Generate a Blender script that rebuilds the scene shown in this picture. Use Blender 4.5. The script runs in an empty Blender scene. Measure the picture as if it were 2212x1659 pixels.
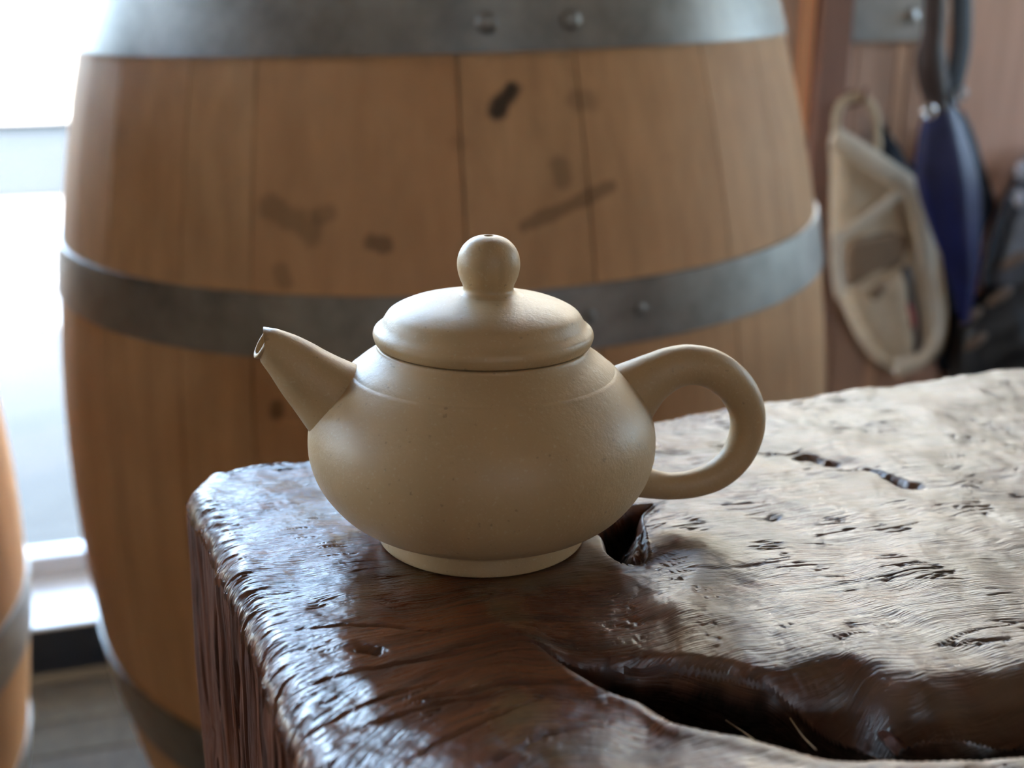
import bpy, bmesh, math, random
import numpy as np
from mathutils import Matrix, Vector

random.seed(7)
rng = np.random.default_rng(7)
S = bpy.context.scene
COL = S.collection

# ------------------------------------------------------------------ camera, light, exposure
F_PX, PITCH, ROLL, EYE = 2288.8, 0.324, -0.013, 0.877
W_PX, H_PX = 2212, 1659
_fw = np.array([0, math.cos(PITCH), -math.sin(PITCH)])
_r = np.array([1.0, 0, 0]); _u = np.cross(_r, _fw)
_c, _s = math.cos(ROLL), math.sin(ROLL)
CAM_R = np.array([_c * _r + _s * _u, -_s * _r + _c * _u, _fw])      # rows: right, up, forward
cam_d = bpy.data.cameras.new('camera')
cam = bpy.data.objects.new('camera', cam_d); COL.objects.link(cam)
cam_d.sensor_width = 36; cam_d.lens = F_PX / W_PX * 36
cam_d.clip_start = 0.01
cam.matrix_world = Matrix(((CAM_R[0][0], CAM_R[1][0], -CAM_R[2][0], 0),
                           (CAM_R[0][1], CAM_R[1][1], -CAM_R[2][1], 0),
                           (CAM_R[0][2], CAM_R[1][2], -CAM_R[2][2], EYE), (0, 0, 0, 1)))
cam_d.dof.use_dof = True; cam_d.dof.focus_distance = 0.213; cam_d.dof.aperture_fstop = 13.5
S.camera = cam

w = bpy.data.worlds.new('daylight_sky'); S.world = w; w.use_nodes = True
nt = w.node_tree; bg = nt.nodes['Background']
sky = nt.nodes.new('ShaderNodeTexSky'); sky.sky_type = 'NISHITA'; sky.sun_disc = False
SUN_EL, SUN_AZ = math.radians(48), math.radians(205)               # azimuth from +Y clockwise: behind the room
sky.sun_elevation = SUN_EL; sky.sun_rotation = SUN_AZ
hsv = nt.nodes.new('ShaderNodeHueSaturation'); hsv.inputs['Saturation'].default_value = .86; hsv.inputs['Hue'].default_value = .49
nt.links.new(sky.outputs[0], hsv.inputs['Color']); nt.links.new(hsv.outputs[0], bg.inputs[0]); bg.inputs[1].default_value = 1.6; sky.dust_density = 2.5; sky.air_density = 1.0
sun_d = bpy.data.lights.new('sun', 'SUN'); sun_d.energy = 5.0; sun_d.angle = math.radians(0.6); sun_d.color = (1, .94, .84)
sun = bpy.data.objects.new('sun', sun_d); COL.objects.link(sun)
sd = Vector((math.sin(SUN_AZ) * math.cos(SUN_EL), math.cos(SUN_AZ) * math.cos(SUN_EL), math.sin(SUN_EL)))
sun.rotation_euler = sd.to_track_quat('Z', 'Y').to_euler(); sun.location = (0, 0, 6)

vs = S.view_settings
S.display_settings.display_device = 'sRGB'
vs.view_transform = 'Standard'; vs.look = 'None'; vs.gamma = 1; vs.use_curve_mapping = False
vs.exposure = 2.5

# ------------------------------------------------------------------ frames of reference
YAW = math.radians(14.3)
W0 = np.array([-0.057, 1.482, 0.0]); WE = np.array([math.cos(YAW), math.sin(YAW), 0]); WN = np.array([-WE[1], WE[0], 0])
WALL_M = Matrix.Translation(W0.tolist()) @ Matrix.Rotation(YAW, 4, 'Z')      # wall frame: s along, n out, z up
_tz = np.array([.03, .03, 1.0]); _tz /= np.linalg.norm(_tz)
_tx = np.cross([0, 1, 0], _tz); _tx /= np.linalg.norm(_tx); _ty = np.cross(_tz, _tx)
TT = np.stack([_tx, _ty, _tz], 1); TB = np.array([-.0072, .213, -.106 + EYE])
TABLE_M = Matrix([[*TT[i], TB[i]] for i in range(3)] + [[0, 0, 0, 1]])

def sight(X, Y):
    d = np.array([(X - W_PX / 2) / F_PX, -(Y - H_PX / 2) / F_PX, 1.0]) @ CAM_R
    return d / np.linalg.norm(d)
EYEP = np.array([0, 0, EYE])
def on_wall(X, Y, off=0.0):                 # a point of the plane n = off in front of the back wall -> (s, z)
    d = sight(X, Y); t = ((W0 + off * WN - EYEP) @ WN) / (d @ WN); q = EYEP + t * d
    return float((q - W0) @ WE), float(q[2])
PSI = math.radians(10)
def on_pot(X, Y):                           # a point of the pot's spout-handle plane -> (along, up, depth)
    d = TT.T @ sight(X, Y); o = TT.T @ (EYEP - TB); n = np.array([-math.sin(PSI), math.cos(PSI), 0])
    t = -(o @ n) / (d @ n); q = o + t * d
    return float(q[0] * math.cos(PSI) + q[1] * math.sin(PSI)), float(q[2]), float(t * (sight(X, Y) @ CAM_R[2]))

# ------------------------------------------------------------------ helpers
def tag(o, label=None, cat=None, group=None, kind=None):
    if label: o['label'] = label
    if cat: o['category'] = cat
    if group: o['group'] = group
    if kind: o['kind'] = kind
    return o
def empty(name, M=None):
    o = bpy.data.objects.new(name, None); COL.objects.link(o); o.empty_display_size = .05
    if M is not None: o.matrix_world = M
    return o
def mesh_obj(name, verts, faces, mat, parent=None, smooth=True, M=None):
    me = bpy.data.meshes.new(name); me.from_pydata([tuple(v) for v in verts], [], [tuple(f) for f in faces]); me.update()
    if smooth: me.polygons.foreach_set('use_smooth', [True] * len(me.polygons))
    o = bpy.data.objects.new(name, me); COL.objects.link(o)
    if mat: me.materials.append(mat)
    if parent: o.parent = parent
    elif M is not None: o.matrix_world = M
    return o
def fix_normals(o):
    bm = bmesh.new(); bm.from_mesh(o.data); bmesh.ops.recalc_face_normals(bm, faces=bm.faces); bm.to_mesh(o.data); bm.free(); return o
def box(name, lo, hi, mat, parent=None, M=None, bevel=0.0, segs=2):
    bm = bmesh.new(); bmesh.ops.create_cube(bm, size=1)
    for v in bm.verts:
        for i in range(3): v.co[i] = (lo[i] + hi[i]) / 2 + v.co[i] * (hi[i] - lo[i])
    if bevel: bmesh.ops.bevel(bm, geom=bm.edges[:], offset=bevel, segments=segs, affect='EDGES', profile=.5)
    me = bpy.data.meshes.new(name); bm.to_mesh(me); bm.free()
    o = bpy.data.objects.new(name, me); COL.objects.link(o); me.materials.append(mat)
    if parent: o.parent = parent
    elif M is not None: o.matrix_world = M
    return o
def catmull(P, n=8, closed=False):
    P = np.asarray(P, float); N = len(P); out = []
    rngk = range(N) if closed else range(N - 1)
    for i in rngk:
        if closed: a, b, c, d = P[(i - 1) % N], P[i], P[(i + 1) % N], P[(i + 2) % N]
        else: a, b, c, d = P[max(i - 1, 0)], P[i], P[i + 1], P[min(i + 2, N - 1)]
        for t in np.arange(n) / n:
            out.append(.5 * (2 * b + (c - a) * t + (2 * a - 5 * b + 4 * c - d) * t * t + (3 * b - a - 3 * c + d) * t ** 3))
    if not closed: out.append(P[-1])
    return np.array(out)
def lathe(name, prof, mat, parent=None, seg=128, M=None, close=True):
    prof = np.asarray(prof, float); th = np.arange(seg) / seg * 2 * math.pi
    v = []; f = []
    for r, z in prof:
        for t in th: v.append((r * math.cos(t), r * math.sin(t), z))
    for i in range(len(prof) - 1):
        for j in range(seg):
            a = i * seg + j; b = i * seg + (j + 1) % seg
            f.append((a, b, b + seg, a + seg))
    if close:
        f.append(tuple(range(seg - 1, -1, -1))); f.append(tuple(range((len(prof) - 1) * seg, len(prof) * seg)))
    return fix_normals(mesh_obj(name, v, f, mat, parent, M=M))
def sweep(name, path, rad, mat, parent=None, seg=16, up=(0, 1, 0), flat=1.0, M=None, cap=True):
    """tube along path; rad per point; flat scales the half-width along `up`."""
    P = np.asarray(path, float); n = len(P); rad = np.broadcast_to(np.asarray(rad, float), (n,))
    T = np.gradient(P, axis=0); T /= np.linalg.norm(T, axis=1)[:, None] + 1e-12
    up = np.asarray(up, float); v = []; f = []
    for i in range(n):
        B = up - (up @ T[i]) * T[i]; B /= np.linalg.norm(B) + 1e-12; N = np.cross(T[i], B)
        for k in range(seg):
            a = 2 * math.pi * k / seg
            v.append(P[i] + rad[i] * (math.cos(a) * N + flat * math.sin(a) * B))
    for i in range(n - 1):
        for k in range(seg):
            a = i * seg + k; b = i * seg + (k + 1) % seg
            f.append((a, b, b + seg, a + seg))
    if cap:
        f.append(tuple(range(seg - 1, -1, -1))); f.append(tuple(range((n - 1) * seg, n * seg)))
    return fix_normals(mesh_obj(name, v, f, mat, parent, M=M))
def pillow(name, outline, n0, thick, mat, parent=None, M=None, rings=10, back=.35, power=2.0, wrinkle=0.0):
    """stuffed shape in the wall frame: outline of (s, z), bulging `thick` towards the room (-n)."""
    O = catmull(outline, 6, True); c = O.mean(0); N = len(O); v = []; f = []
    ph = rng.random(6) * 6.28
    for side in (0, 1):
        for k in range(rings + 1):
            t = 1 - k / rings
            h = (1 - t ** power) ** .5 if t < 1 else 0
            for p in O:
                q = c + (p - c) * t
                wv = wrinkle * h * (math.sin(q[0] * 95 + q[1] * 40 + ph[0]) + .7 * math.sin(q[1] * 130 - q[0] * 60 + ph[1]))
                v.append((q[0], n0 - h * thick + wv if side == 0 else n0 + h * thick * back, q[1]))
    st = (rings + 1) * N
    for side in (0, 1):
        for k in range(rings):
            for j in range(N):
                a = side * st + k * N + j; b = side * st + k * N + (j + 1) % N
                f.append((a, b, b + N, a + N))
    bmv = mesh_obj(name, v, f, mat, parent, M=M)
    bm = bmesh.new(); bm.from_mesh(bmv.data); bmesh.ops.remove_doubles(bm, verts=bm.verts, dist=1e-5)
    bmesh.ops.recalc_face_normals(bm, faces=bm.faces); bm.to_mesh(bmv.data); bm.free()
    return bmv

_perm = rng.permutation(512)
_grad = rng.random(512) * 2 * math.pi
_gx, _gy = np.cos(_grad), np.sin(_grad)
def perlin(x, y):
    xi = np.floor(x).astype(np.int64); yi = np.floor(y).astype(np.int64); xf = x - xi; yf = y - yi
    u = xf * xf * xf * (xf * (xf * 6 - 15) + 10); v = yf * yf * yf * (yf * (yf * 6 - 15) + 10)
    def g(a, b, dx, dy):
        h = _perm[(_perm[a & 511] + b) & 511]; return _gx[h] * dx + _gy[h] * dy
    n00 = g(xi, yi, xf, yf); n10 = g(xi + 1, yi, xf - 1, yf); n01 = g(xi, yi + 1, xf, yf - 1); n11 = g(xi + 1, yi + 1, xf - 1, yf - 1)
    return ((n00 * (1 - u) + n10 * u) * (1 - v) + (n01 * (1 - u) + n11 * u) * v) * 1.5
def fbm(x, y, o=3):
    s = 0; a = 1.0
    for _ in range(o): s = s + a * perlin(x, y); x = x * 2.03 + 17.1; y = y * 2.03 + 5.7; a *= .5
    return s
def sstep(a, b, x):
    t = np.clip((x - a) / (b - a), 0, 1); return t * t * (3 - 2 * t)
def seg_dist(P, poly, closed):
    P = np.asarray(P); A = np.asarray(poly, float); B = np.roll(A, -1, 0)
    if not closed: A, B = A[:-1], B[:-1]
    d = np.full(len(P), 1e9)
    for a, b in zip(A, B):
        ab = b - a; t = np.clip(((P - a) @ ab) / (ab @ ab + 1e-15), 0, 1)
        q = P - a - t[:, None] * ab
        d = np.minimum(d, (q * q).sum(1))
    return np.sqrt(d)
def inside(P, poly):
    A = np.asarray(poly, float); B = np.roll(A, -1, 0); ins = np.zeros(len(P), bool)
    for a, b in zip(A, B):
        m = (a[1] > P[:, 1]) != (b[1] > P[:, 1])
        with np.errstate(divide='ignore', invalid='ignore'):
            xx = (b[0] - a[0]) * (P[:, 1] - a[1]) / (b[1] - a[1]) + a[0]
        ins ^= m & (P[:, 0] < xx)
    return ins

# ------------------------------------------------------------------ materials
class NB:
    def __init__(s, name):
        s.m = bpy.data.materials.new(name); s.m.use_nodes = True; s.t = s.m.node_tree
        s.b = s.t.nodes['Principled BSDF']; s.out = s.t.nodes['Material Output']
    def n(s, typ, **kw):
        x = s.t.nodes.new('ShaderNode' + typ)
        for k, v in kw.items():
            if k in x.inputs.keys(): x.inputs[k].default_value = v
            else: setattr(x, k, v)
        return x
    def l(s, a, b): s.t.links.new(a, b)
    def set(s, **kw):
        for k, v in kw.items(): s.b.inputs[k.replace('_', ' ')].default_value = v
        return s
    def math(s, op, a, b=0.0, c=None):
        x = s.t.nodes.new('ShaderNodeMath'); x.operation = op
        for i, q in enumerate((a, b) if c is None else (a, b, c)):
            if hasattr(q, 'links'): s.l(q, x.inputs[i])
            else: x.inputs[i].default_value = q
        return x.outputs[0]
    def mix(s, fac, a, b, typ='MIX'):
        x = s.t.nodes.new('ShaderNodeMix'); x.data_type = 'RGBA'; x.blend_type = typ
        for sock, q in ((x.inputs[0], fac), (x.inputs[6], a), (x.inputs[7], b)):
            if hasattr(q, 'links'): s.l(q, sock)
            else: sock.default_value = q if not isinstance(q, tuple) or len(q) == 4 else (*q, 1)
        return x.outputs[2]
    def ramp(s, fac, stops):
        x = s.t.nodes.new('ShaderNodeValToRGB'); e = x.color_ramp.elements
        while len(e) < len(stops): e.new(.5)
        for k, (p, c) in zip(e, stops): k.position = p; k.color = (*c, 1) if len(c) == 3 else c
        s.l(fac, x.inputs[0]); return x.outputs[0]
    def coords(s, which='Object', scale=(1, 1, 1)):
        tc = s.t.nodes.new('ShaderNodeTexCoord'); mp = s.t.nodes.new('ShaderNodeMapping'); mp.inputs['Scale'].default_value = scale
        s.l(tc.outputs[which], mp.inputs[0]); return mp.outputs[0]
    def noise(s, vec, scale, detail=4, rough=.55, dist=0.0):
        x = s.n('TexNoise', Scale=scale, Detail=detail, Roughness=rough, Distortion=dist); s.l(vec, x.inputs['Vector']); return x.outputs[0]
    def bump(s, h, strength, dist, prev=None):
        x = s.n('Bump', Strength=strength, Distance=dist); s.l(h, x.inputs['Height'])
        if prev is not None: s.l(prev, x.inputs['Normal'])
        return x.outputs[0]
    def col(s, c): s.l(c, s.b.inputs['Base Color']) if hasattr(c, 'links') else s.set(Base_Color=(*c, 1)); return s
    def nor(s, c): s.l(c, s.b.inputs['Normal']); return s
    def rgh(s, c): s.l(c, s.b.inputs['Roughness']) if hasattr(c, 'links') else s.set(Roughness=c); return s

def plain(name, c, rough=.6, metal=0.0, nscale=30, var=.15, bump=0.0, spec=.5):
    b = NB(name); v = b.coords(); n = b.noise(v, nscale, 5)
    b.col(b.ramp(n, [(.3, tuple(x * (1 - var) for x in c)), (.7, tuple(min(1, x * (1 + var)) for x in c))]))
    b.rgh(rough).set(Metallic=metal, Specular_IOR_Level=spec)
    if bump: b.nor(b.bump(n, .5, bump))
    return b.m

# clay of the pot
b = NB('sandy_clay'); v = b.coords()
n1 = b.noise(v, 45, 3); n2 = b.noise(v, 1500, 2, .6); n3 = b.noise(v, 700, 2)
c = b.ramp(n1, [(.3, (.400, .265, .128)), (.7, (.450, .302, .152))])
c = b.mix(b.math('MULTIPLY', b.ramp(n2, [(.60, (0, 0, 0)), (.72, (1, 1, 1))]), .35), c, (.52, .43, .29))
c = b.mix(b.math('MULTIPLY', b.ramp(n3, [(.27, (1, 1, 1)), (.31, (0, 0, 0))]), .4), c, (.14, .09, .05))
b.col(c).rgh(.5).set(Specular_IOR_Level=.5)
b.nor(b.bump(n2, .22, .00025, b.bump(b.noise(v, 330, 3), .18, .0006)))
CLAY = b.m

# varnished slab wood: UV map carries the grain flow (u along, v across) in metres
b = NB('varnished_slab_wood')
tc = b.n('TexCoord')
mp = b.n('Mapping'); mp.inputs['Scale'].default_value = (60, 900, 1); b.l(tc.outputs['UV'], mp.inputs[0])
mp2 = b.n('Mapping'); mp2.inputs['Scale'].default_value = (14, 150, 1); b.l(tc.outputs['UV'], mp2.inputs[0])
mp3 = b.n('Mapping'); mp3.inputs['Scale'].default_value = (160, 2600, 1); b.l(tc.outputs['UV'], mp3.inputs[0])
g1 = b.noise(mp.outputs[0], 1, 4, .6); g2 = b.noise(mp2.outputs[0], 1, 3, .5, .4); g3 = b.noise(mp3.outputs[0], 1, 3, .6)
vo = b.coords(); patch = b.noise(vo, 28, 3, .55)
c = b.ramp(g2, [(.28, (.042, .012, .006)), (.5, (.11, .032, .012)), (.72, (.19, .062, .021))])
c = b.mix(b.math('MULTIPLY', b.ramp(g1, [(.35, (1, 1, 1)), (.5, (0, 0, 0))]), .6), c, (.030, .011, .006))
c = b.mix(b.math('MULTIPLY', b.ramp(patch, [(.50, (0, 0, 0)), (.68, (1, 1, 1))]), .5), c, (.20, .14, .045))
sx = b.n('SeparateXYZ'); b.l(tc.outputs['Object'], sx.inputs[0])
worn = b.math('ADD', b.math('MULTIPLY', sx.outputs[0], 4.0), b.math('SUBTRACT', patch, .45))     # more worn towards +x
rr = b.n('MapRange'); rr.inputs['From Min'].default_value = -.35; rr.inputs['From Max'].default_value = .55
rr.inputs['To Min'].default_value = .15; rr.inputs['To Max'].default_value = .33; b.l(worn, rr.inputs[0])
wr_ = b.n('MapRange'); wr_.inputs['From Min'].default_value = .1; wr_.inputs['From Max'].default_value = .5; wr_.inputs['To Max'].default_value = .6; b.l(worn, wr_.inputs[0])
ba = b.n('Attribute'); ba.attribute_name = 'low_dark'
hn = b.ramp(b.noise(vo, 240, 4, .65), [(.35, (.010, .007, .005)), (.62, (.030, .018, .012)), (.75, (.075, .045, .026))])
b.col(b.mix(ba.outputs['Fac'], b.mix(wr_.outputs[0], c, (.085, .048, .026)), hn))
b.l(b.math('SUBTRACT', .8, b.math('MULTIPLY', ba.outputs['Fac'], .68)), b.b.inputs['Specular IOR Level'])
b.rgh(b.math('ADD', rr.outputs[0], b.math('MULTIPLY', g3, .06)))
fz = b.noise(vo, 600, 4, .65)
b.nor(b.bump(fz, .25, .0003, b.bump(g3, .45, .0005, b.bump(g1, .45, .0006))))
SLAB = b.m

b = NB('rough_slab_side'); v = b.coords('Object', (1, 1, .10))
n1 = b.noise(v, 260, 4, .6); n2 = b.noise(v, 60, 3)
c = b.ramp(n1, [(.3, (.026, .010, .006)), (.52, (.11, .034, .015)), (.75, (.21, .075, .032))])
c = b.mix(b.math('MULTIPLY', b.ramp(n2, [(.4, (0, 0, 0)), (.7, (1, 1, 1))]), .4), c, (.09, .028, .014))
b.col(c).rgh(.5).set(Specular_IOR_Level=.3); b.nor(b.bump(n1, .8, .0015))
SIDE = b.m

# barrel oak (object space of every stave is the barrel's), with its stains
def stave_mat(name, tint, stains):
    b = NB(name); v = b.coords('Object', (1, 1, .08)); vo = b.coords()
    n1 = b.noise(v, 55, 4, .6); n2 = b.noise(vo, 9, 4, .6)
    lo = tuple(x * .72 for x in tint); c = b.ramp(n1, [(.3, lo), (.7, tint)])
    c = b.mix(b.math('MULTIPLY', b.ramp(n2, [(.45, (0, 0, 0)), (.75, (1, 1, 1))]), .45), c, tuple(x * k for x, k in zip(tint, (.62, .5, .45))))
    oi = b.n('ObjectInfo')
    c = b.mix(b.math('MULTIPLY', oi.outputs['Random'], .45), c, tuple(x * k for x, k in zip(tint, (.74, .60, .52))))
    wob = b.noise(vo, 70, 3)
    for (p0, p1, rad, colr, amt) in stains:
        P0, P1 = Vector(p0), Vector(p1); ax = P1 - P0
        dv = b.n('VectorMath'); dv.operation = 'SUBTRACT'; b.l(vo, dv.inputs[0]); dv.inputs[1].default_value = P0
        dt = b.n('VectorMath'); dt.operation = 'DOT_PRODUCT'; b.l(dv.outputs[0], dt.inputs[0]); dt.inputs[1].default_value = ax / max(ax.length_squared, 1e-9)
        cl = b.math('MAXIMUM', b.math('MINIMUM', dt.outputs['Value'], 1.0), 0.0)
        sc = b.n('VectorMath'); sc.operation = 'SCALE'; sc.inputs[0].default_value = ax; b.l(cl, sc.inputs['Scale'])
        df = b.n('VectorMath'); df.operation = 'DISTANCE'; b.l(dv.outputs[0], df.inputs[0]); b.l(sc.outputs[0], df.inputs[1])
        d = b.math('ADD', df.outputs['Value'], b.math('MULTIPLY', b.math('SUBTRACT', wob, .5), rad * 1.3))
        k = b.math('MULTIPLY', b.math('SUBTRACT', 1.0, b.math('MINIMUM', b.math('DIVIDE', d, rad), 1.0)), amt * 2.2)
        k = b.math('MINIMUM', b.math('MAXIMUM', k, 0.0), amt)
        c = b.mix(k, c, colr)
    b.col(c).rgh(.6).set(Specular_IOR_Level=.12); b.nor(b.bump(n1, .25, .001))
    return b.m
DK = (.03, .027, .025)
STAINS = [((.0537, -.2956, .361), (.0625, -.2909, .3745), .0075, DK, .9),
          ((.068, -.311, .293), (.1246, -.2876, .3125), .0055, (.10, .06, .035), .5),
          ((-.088, -.300, .305), (-.066, -.312, .294), .012, (.14, .09, .05), .45),
          ((-.026, -.318, .287), (-.018, -.318, .285), .007, (.08, .05, .035), .6),
          ((.0918, -.2959, .327), (.093, -.296, .319), .008, (.14, .09, .05), .4),
          ((-.0951, -.324, .1809), (-.095, -.324, .177), .007, (.05, .025, .015), .6),
          ((-.060, -.309, .302), (-.052, -.311, .303), .006, (.14, .09, .05), .35),
          ((-.085, -.311, .268), (-.083, -.313, .262), .007, (.14, .09, .05), .35),
          ((.0313, -.309, .352), (.030, -.309, .346), .009, (.12, .065, .035), .3),
          ((.105, -.284, .366), (.113, -.282, .366), .010, (.13, .08, .05), .35)]
OAK = stave_mat('barrel_oak', (.72, .45, .24), STAINS)
OAKHEAD = stave_mat('barrel_head_oak', (.36, .19, .085), [])

b = NB('galvanised_hoop'); v = b.coords(); n1 = b.noise(v, 22, 5, .65); n2 = b.noise(v, 240, 3)
b.col(b.ramp(n1, [(.3, (.18, .175, .165)), (.7, (.37, .36, .335))])).set(Metallic=.7)
b.rgh(b.math('ADD', .36, b.math('MULTIPLY', n1, .25))); b.nor(b.bump(n2, .15, .0008))
HOOP = b.m

def wood_wall(name, lo, hi, rough=.42, spec=.5):
    b = NB(name); v = b.coords('Object', (1, 1, .06)); n1 = b.noise(v, 60, 4, .6)
    oi = b.n('ObjectInfo')
    c = b.ramp(n1, [(.3, lo), (.7, hi)])
    c = b.mix(1.0, c, oi.outputs['Color'], 'MULTIPLY')
    b.col(c).rgh(rough).set(Specular_IOR_Level=spec); b.nor(b.bump(n1, .2, .001)); return b.m
BOARD = wood_wall('wall_board_wood', (.58, .375, .28), (.70, .47, .36))
TRIMW = wood_wall('dark_trim_wood', (.16, .066, .040), (.22, .092, .056))
FLOORW = wood_wall('floor_plank_wood', (.050, .040, .030), (.085, .068, .050), .8, .12)
PLASTER = plain('room_plaster', (.36, .25, .165), .8)
CEIL = plain('ceiling_paint', (.50, .38, .27), .85)
WHITEP = plain('white_sill_paint', (.50, .52, .55), .35, nscale=12, var=.04)
FRAMEW = plain('window_frame_paint', (.40, .43, .50), .35, nscale=12, var=.04)
BLACKB = plain('black_skirting_paint', (.010, .012, .018), .4)
PLATE = plain('brushed_grey_metal', (.42, .44, .46), .38, .85, 40, .12)
CHROME = plain('bright_chrome', (.9, .9, .93), .12, 1.0, 10, .02)
CANVAS = plain('beige_canvas', (.66, .53, .37), .85, 0, 60, .08, .0006)
CANVASL = plain('pale_canvas_edge', (.80, .69, .54), .8, 0, 60, .06, .0006)
POCKETSHADE = plain('tan_pocket_shade', (.30, .205, .13), .9, 0, 60, .12)  # shading of the bag pocket, put into a darker tan
REDTAG = plain('red_tag', (.45, .10, .09), .7)
BLUE = plain('blue_nylon', (.010, .014, .085), .5, 0, 20, .3)
NAVY = plain('navy_cloth', (.016, .022, .040), .75, 0, 40, .3, .001)
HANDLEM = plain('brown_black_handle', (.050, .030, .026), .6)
SLATE = plain('slate_strap', (.055, .07, .095), .6, 0, 60, .15)
SLATEB = plain('slate_grey_nylon', (.11, .125, .16), .45, 0, 14, .35, .002)
BLACKN = plain('black_nylon', (.012, .012, .014), .5, 0, 30, .3, .001)
TAN = plain('tan_patch', (.16, .105, .07), .8)
HILITE = plain('pale_highlight', (.55, .55, .62), .35)  # highlight tone for the nylon
STRAW = plain('dry_straw', (.26, .16, .07), .6)
LEAF = plain('dry_leaf', (.085, .026, .012), .6, 0, 200, .4)
PAVE = plain('grey_paving', (.028, .023, .016), .85, 0, 6, .12)
ROAD = plain('pale_road', (.085, .082, .078), .85, 0, 2, .10)
KERBM = plain('white_kerb', (.16, .155, .145), .8, 0, 4, .05)
STRIPE = plain('white_road_paint', (.20, .195, .185), .7, 0, 4, .04)
PALEBLUE = plain('pale_blue_concrete', (.0045, .010, .015), .8, 0, 5, .06)
FACADE = plain('cream_facade', (.15, .135, .11), .85, 0, 2, .05)
DARKGL = plain('dark_window_glass', (.05, .06, .07), .1)
b = NB('window_glass'); tr = b.n('BsdfTransparent'); gl = b.n('BsdfGlossy', Roughness=.02); fr = b.n('Fresnel', IOR=1.35); mx = b.n('MixShader')
tr.inputs[0].default_value = (.97, .985, .985, 1)
b.l(fr.outputs[0], mx.inputs[0]); b.l(tr.outputs[0], mx.inputs[1]); b.l(gl.outputs[0], mx.inputs[2]); b.l(mx.outputs[0], b.out.inputs[0])
GLASS = b.m

# ------------------------------------------------------------------ the setting
def struct(o): o['kind'] = 'structure'; return o
floor = struct(empty('floor'))
box('subfloor', (-3.6, -4.8, -.08), (3.4, -.002, -.015), FLOORW, floor).matrix_local = WALL_M
pm = None
for i in range(20):                                  # floorboards under the barrels run along the wall
    nn = -1.55 + i * .075
    if pm is None:
        o = box('plank', (-1.6, 0, -.014), (1.6, .0735, 0), FLOORW, floor, bevel=.0015, segs=1); pm = o.data
    else:
        o = bpy.data.objects.new('plank', pm); COL.objects.link(o); o.parent = floor
    o.matrix_local = WALL_M @ Matrix.Translation((0, nn, 0)); k = random.uniform(.72, 1.2); o.color = (k, k * random.uniform(.93, 1.03), k * random.uniform(.9, 1.0), 1)
wl = struct(box('wall_left', (-3.1, -3.0, 0), (-3.0, .55, 2.6), PLASTER))
wr = struct(empty('wall_right'))
QX, QY0, QY1, QZ0, QZ1 = 2.6, 1.4, 2.0, .9, 1.65
for lo, hi in (((QX, -3.0, 0), (QX + .1, 2.4, QZ0)), ((QX, -3.0, QZ1), (QX + .1, 2.4, 2.6)), ((QX, -3.0, QZ0), (QX + .1, QY0, QZ1)), ((QX, QY1, QZ0), (QX + .1, 2.4, QZ1))):
    box('wall_panel', lo, hi, PLASTER, wr)
wf = struct(empty('wall_front'))
RX0, RX1, RZ0, RZ1 = .95, 1.45, 1.6, 2.0
for lo, hi in (((-3.1, -3.1, 0), (3.3, -3.0, RZ0)), ((-3.1, -3.1, RZ1), (3.3, -3.0, 2.6)), ((-3.1, -3.1, RZ0), (RX0, -3.0, RZ1)), ((RX1, -3.1, RZ0), (3.3, -3.0, RZ1))):
    box('wall_panel', lo, hi, PLASTER, wf)
ce = struct(box('ceiling', (-3.3, -3.1, 2.4), (3.6, 2.5, 2.5), CEIL))
S1, Z1a, Z1b = -.10, .078, 1.84                       # window 1 runs to s = S1; its lower and upper edges
Z2a, Z2b = 1.02, 2.05
wb = struct(empty('wall_back', WALL_M))
box('curb_wall', (-3.2, .004, 0), (S1, .20, Z1a - .006), PLASTER, wb)
box('header_wall', (-3.2, 0, Z1b), (S1, .20, 2.45), PLASTER, wb)
box('header_wall', (S1, 0, Z2b), (3.5, .20, 2.45), PLASTER, wb)
box('backing_wall', (S1, .022, 0), (3.5, .20, Z2a - .02), PLASTER, wb)
box('pier', (S1, 0.0, Z2a - .02), (S1 + .07, .20, Z2b), PLASTER, wb)
edges = [S1, .02, .14, .26, .38, .493, .520, .572, .590, .657, .677, .745, .93, 1.05, 1.18, 1.32, 1.5, 1.7, 1.95, 2.2, 2.6, 3.0]
tints = {.493: (1.7, 1.35, 1.0), .520: (.48, .40, .40), .657: (1.25, 1.22, 1.1), .590: (.95, .95, .95), .677: (.88, .84, .8), .745: (1.15, 1.1, 1.1)}
for a, c_ in zip(edges[:-1], edges[1:]):
    o = box('board', (a + .0012, .004 if a != .520 else -.012, 0), (c_ - .0012, .022, Z2a - .021), BOARD, wb, bevel=.002, segs=1)
    k = random.uniform(.85, 1.1); o.color = (*tints.get(a, (k, k, k)), 1)
sill = struct(box('trim_1', (-3.2, -.004, Z1a - .006), (S1, .185, Z1a), WHITEP, bevel=.002, M=WALL_M))
sill2 = struct(box('trim_2', (S1 + .07, -.03, Z2a - .02), (3.4, .185, Z2a + .005), WHITEP, bevel=.004, M=WALL_M))
bb = struct(box('baseboard_back', (-3.2, -.002, 0), (S1, .006, Z1a - .007), BLACKB, bevel=.001, segs=1, M=WALL_M))
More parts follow.
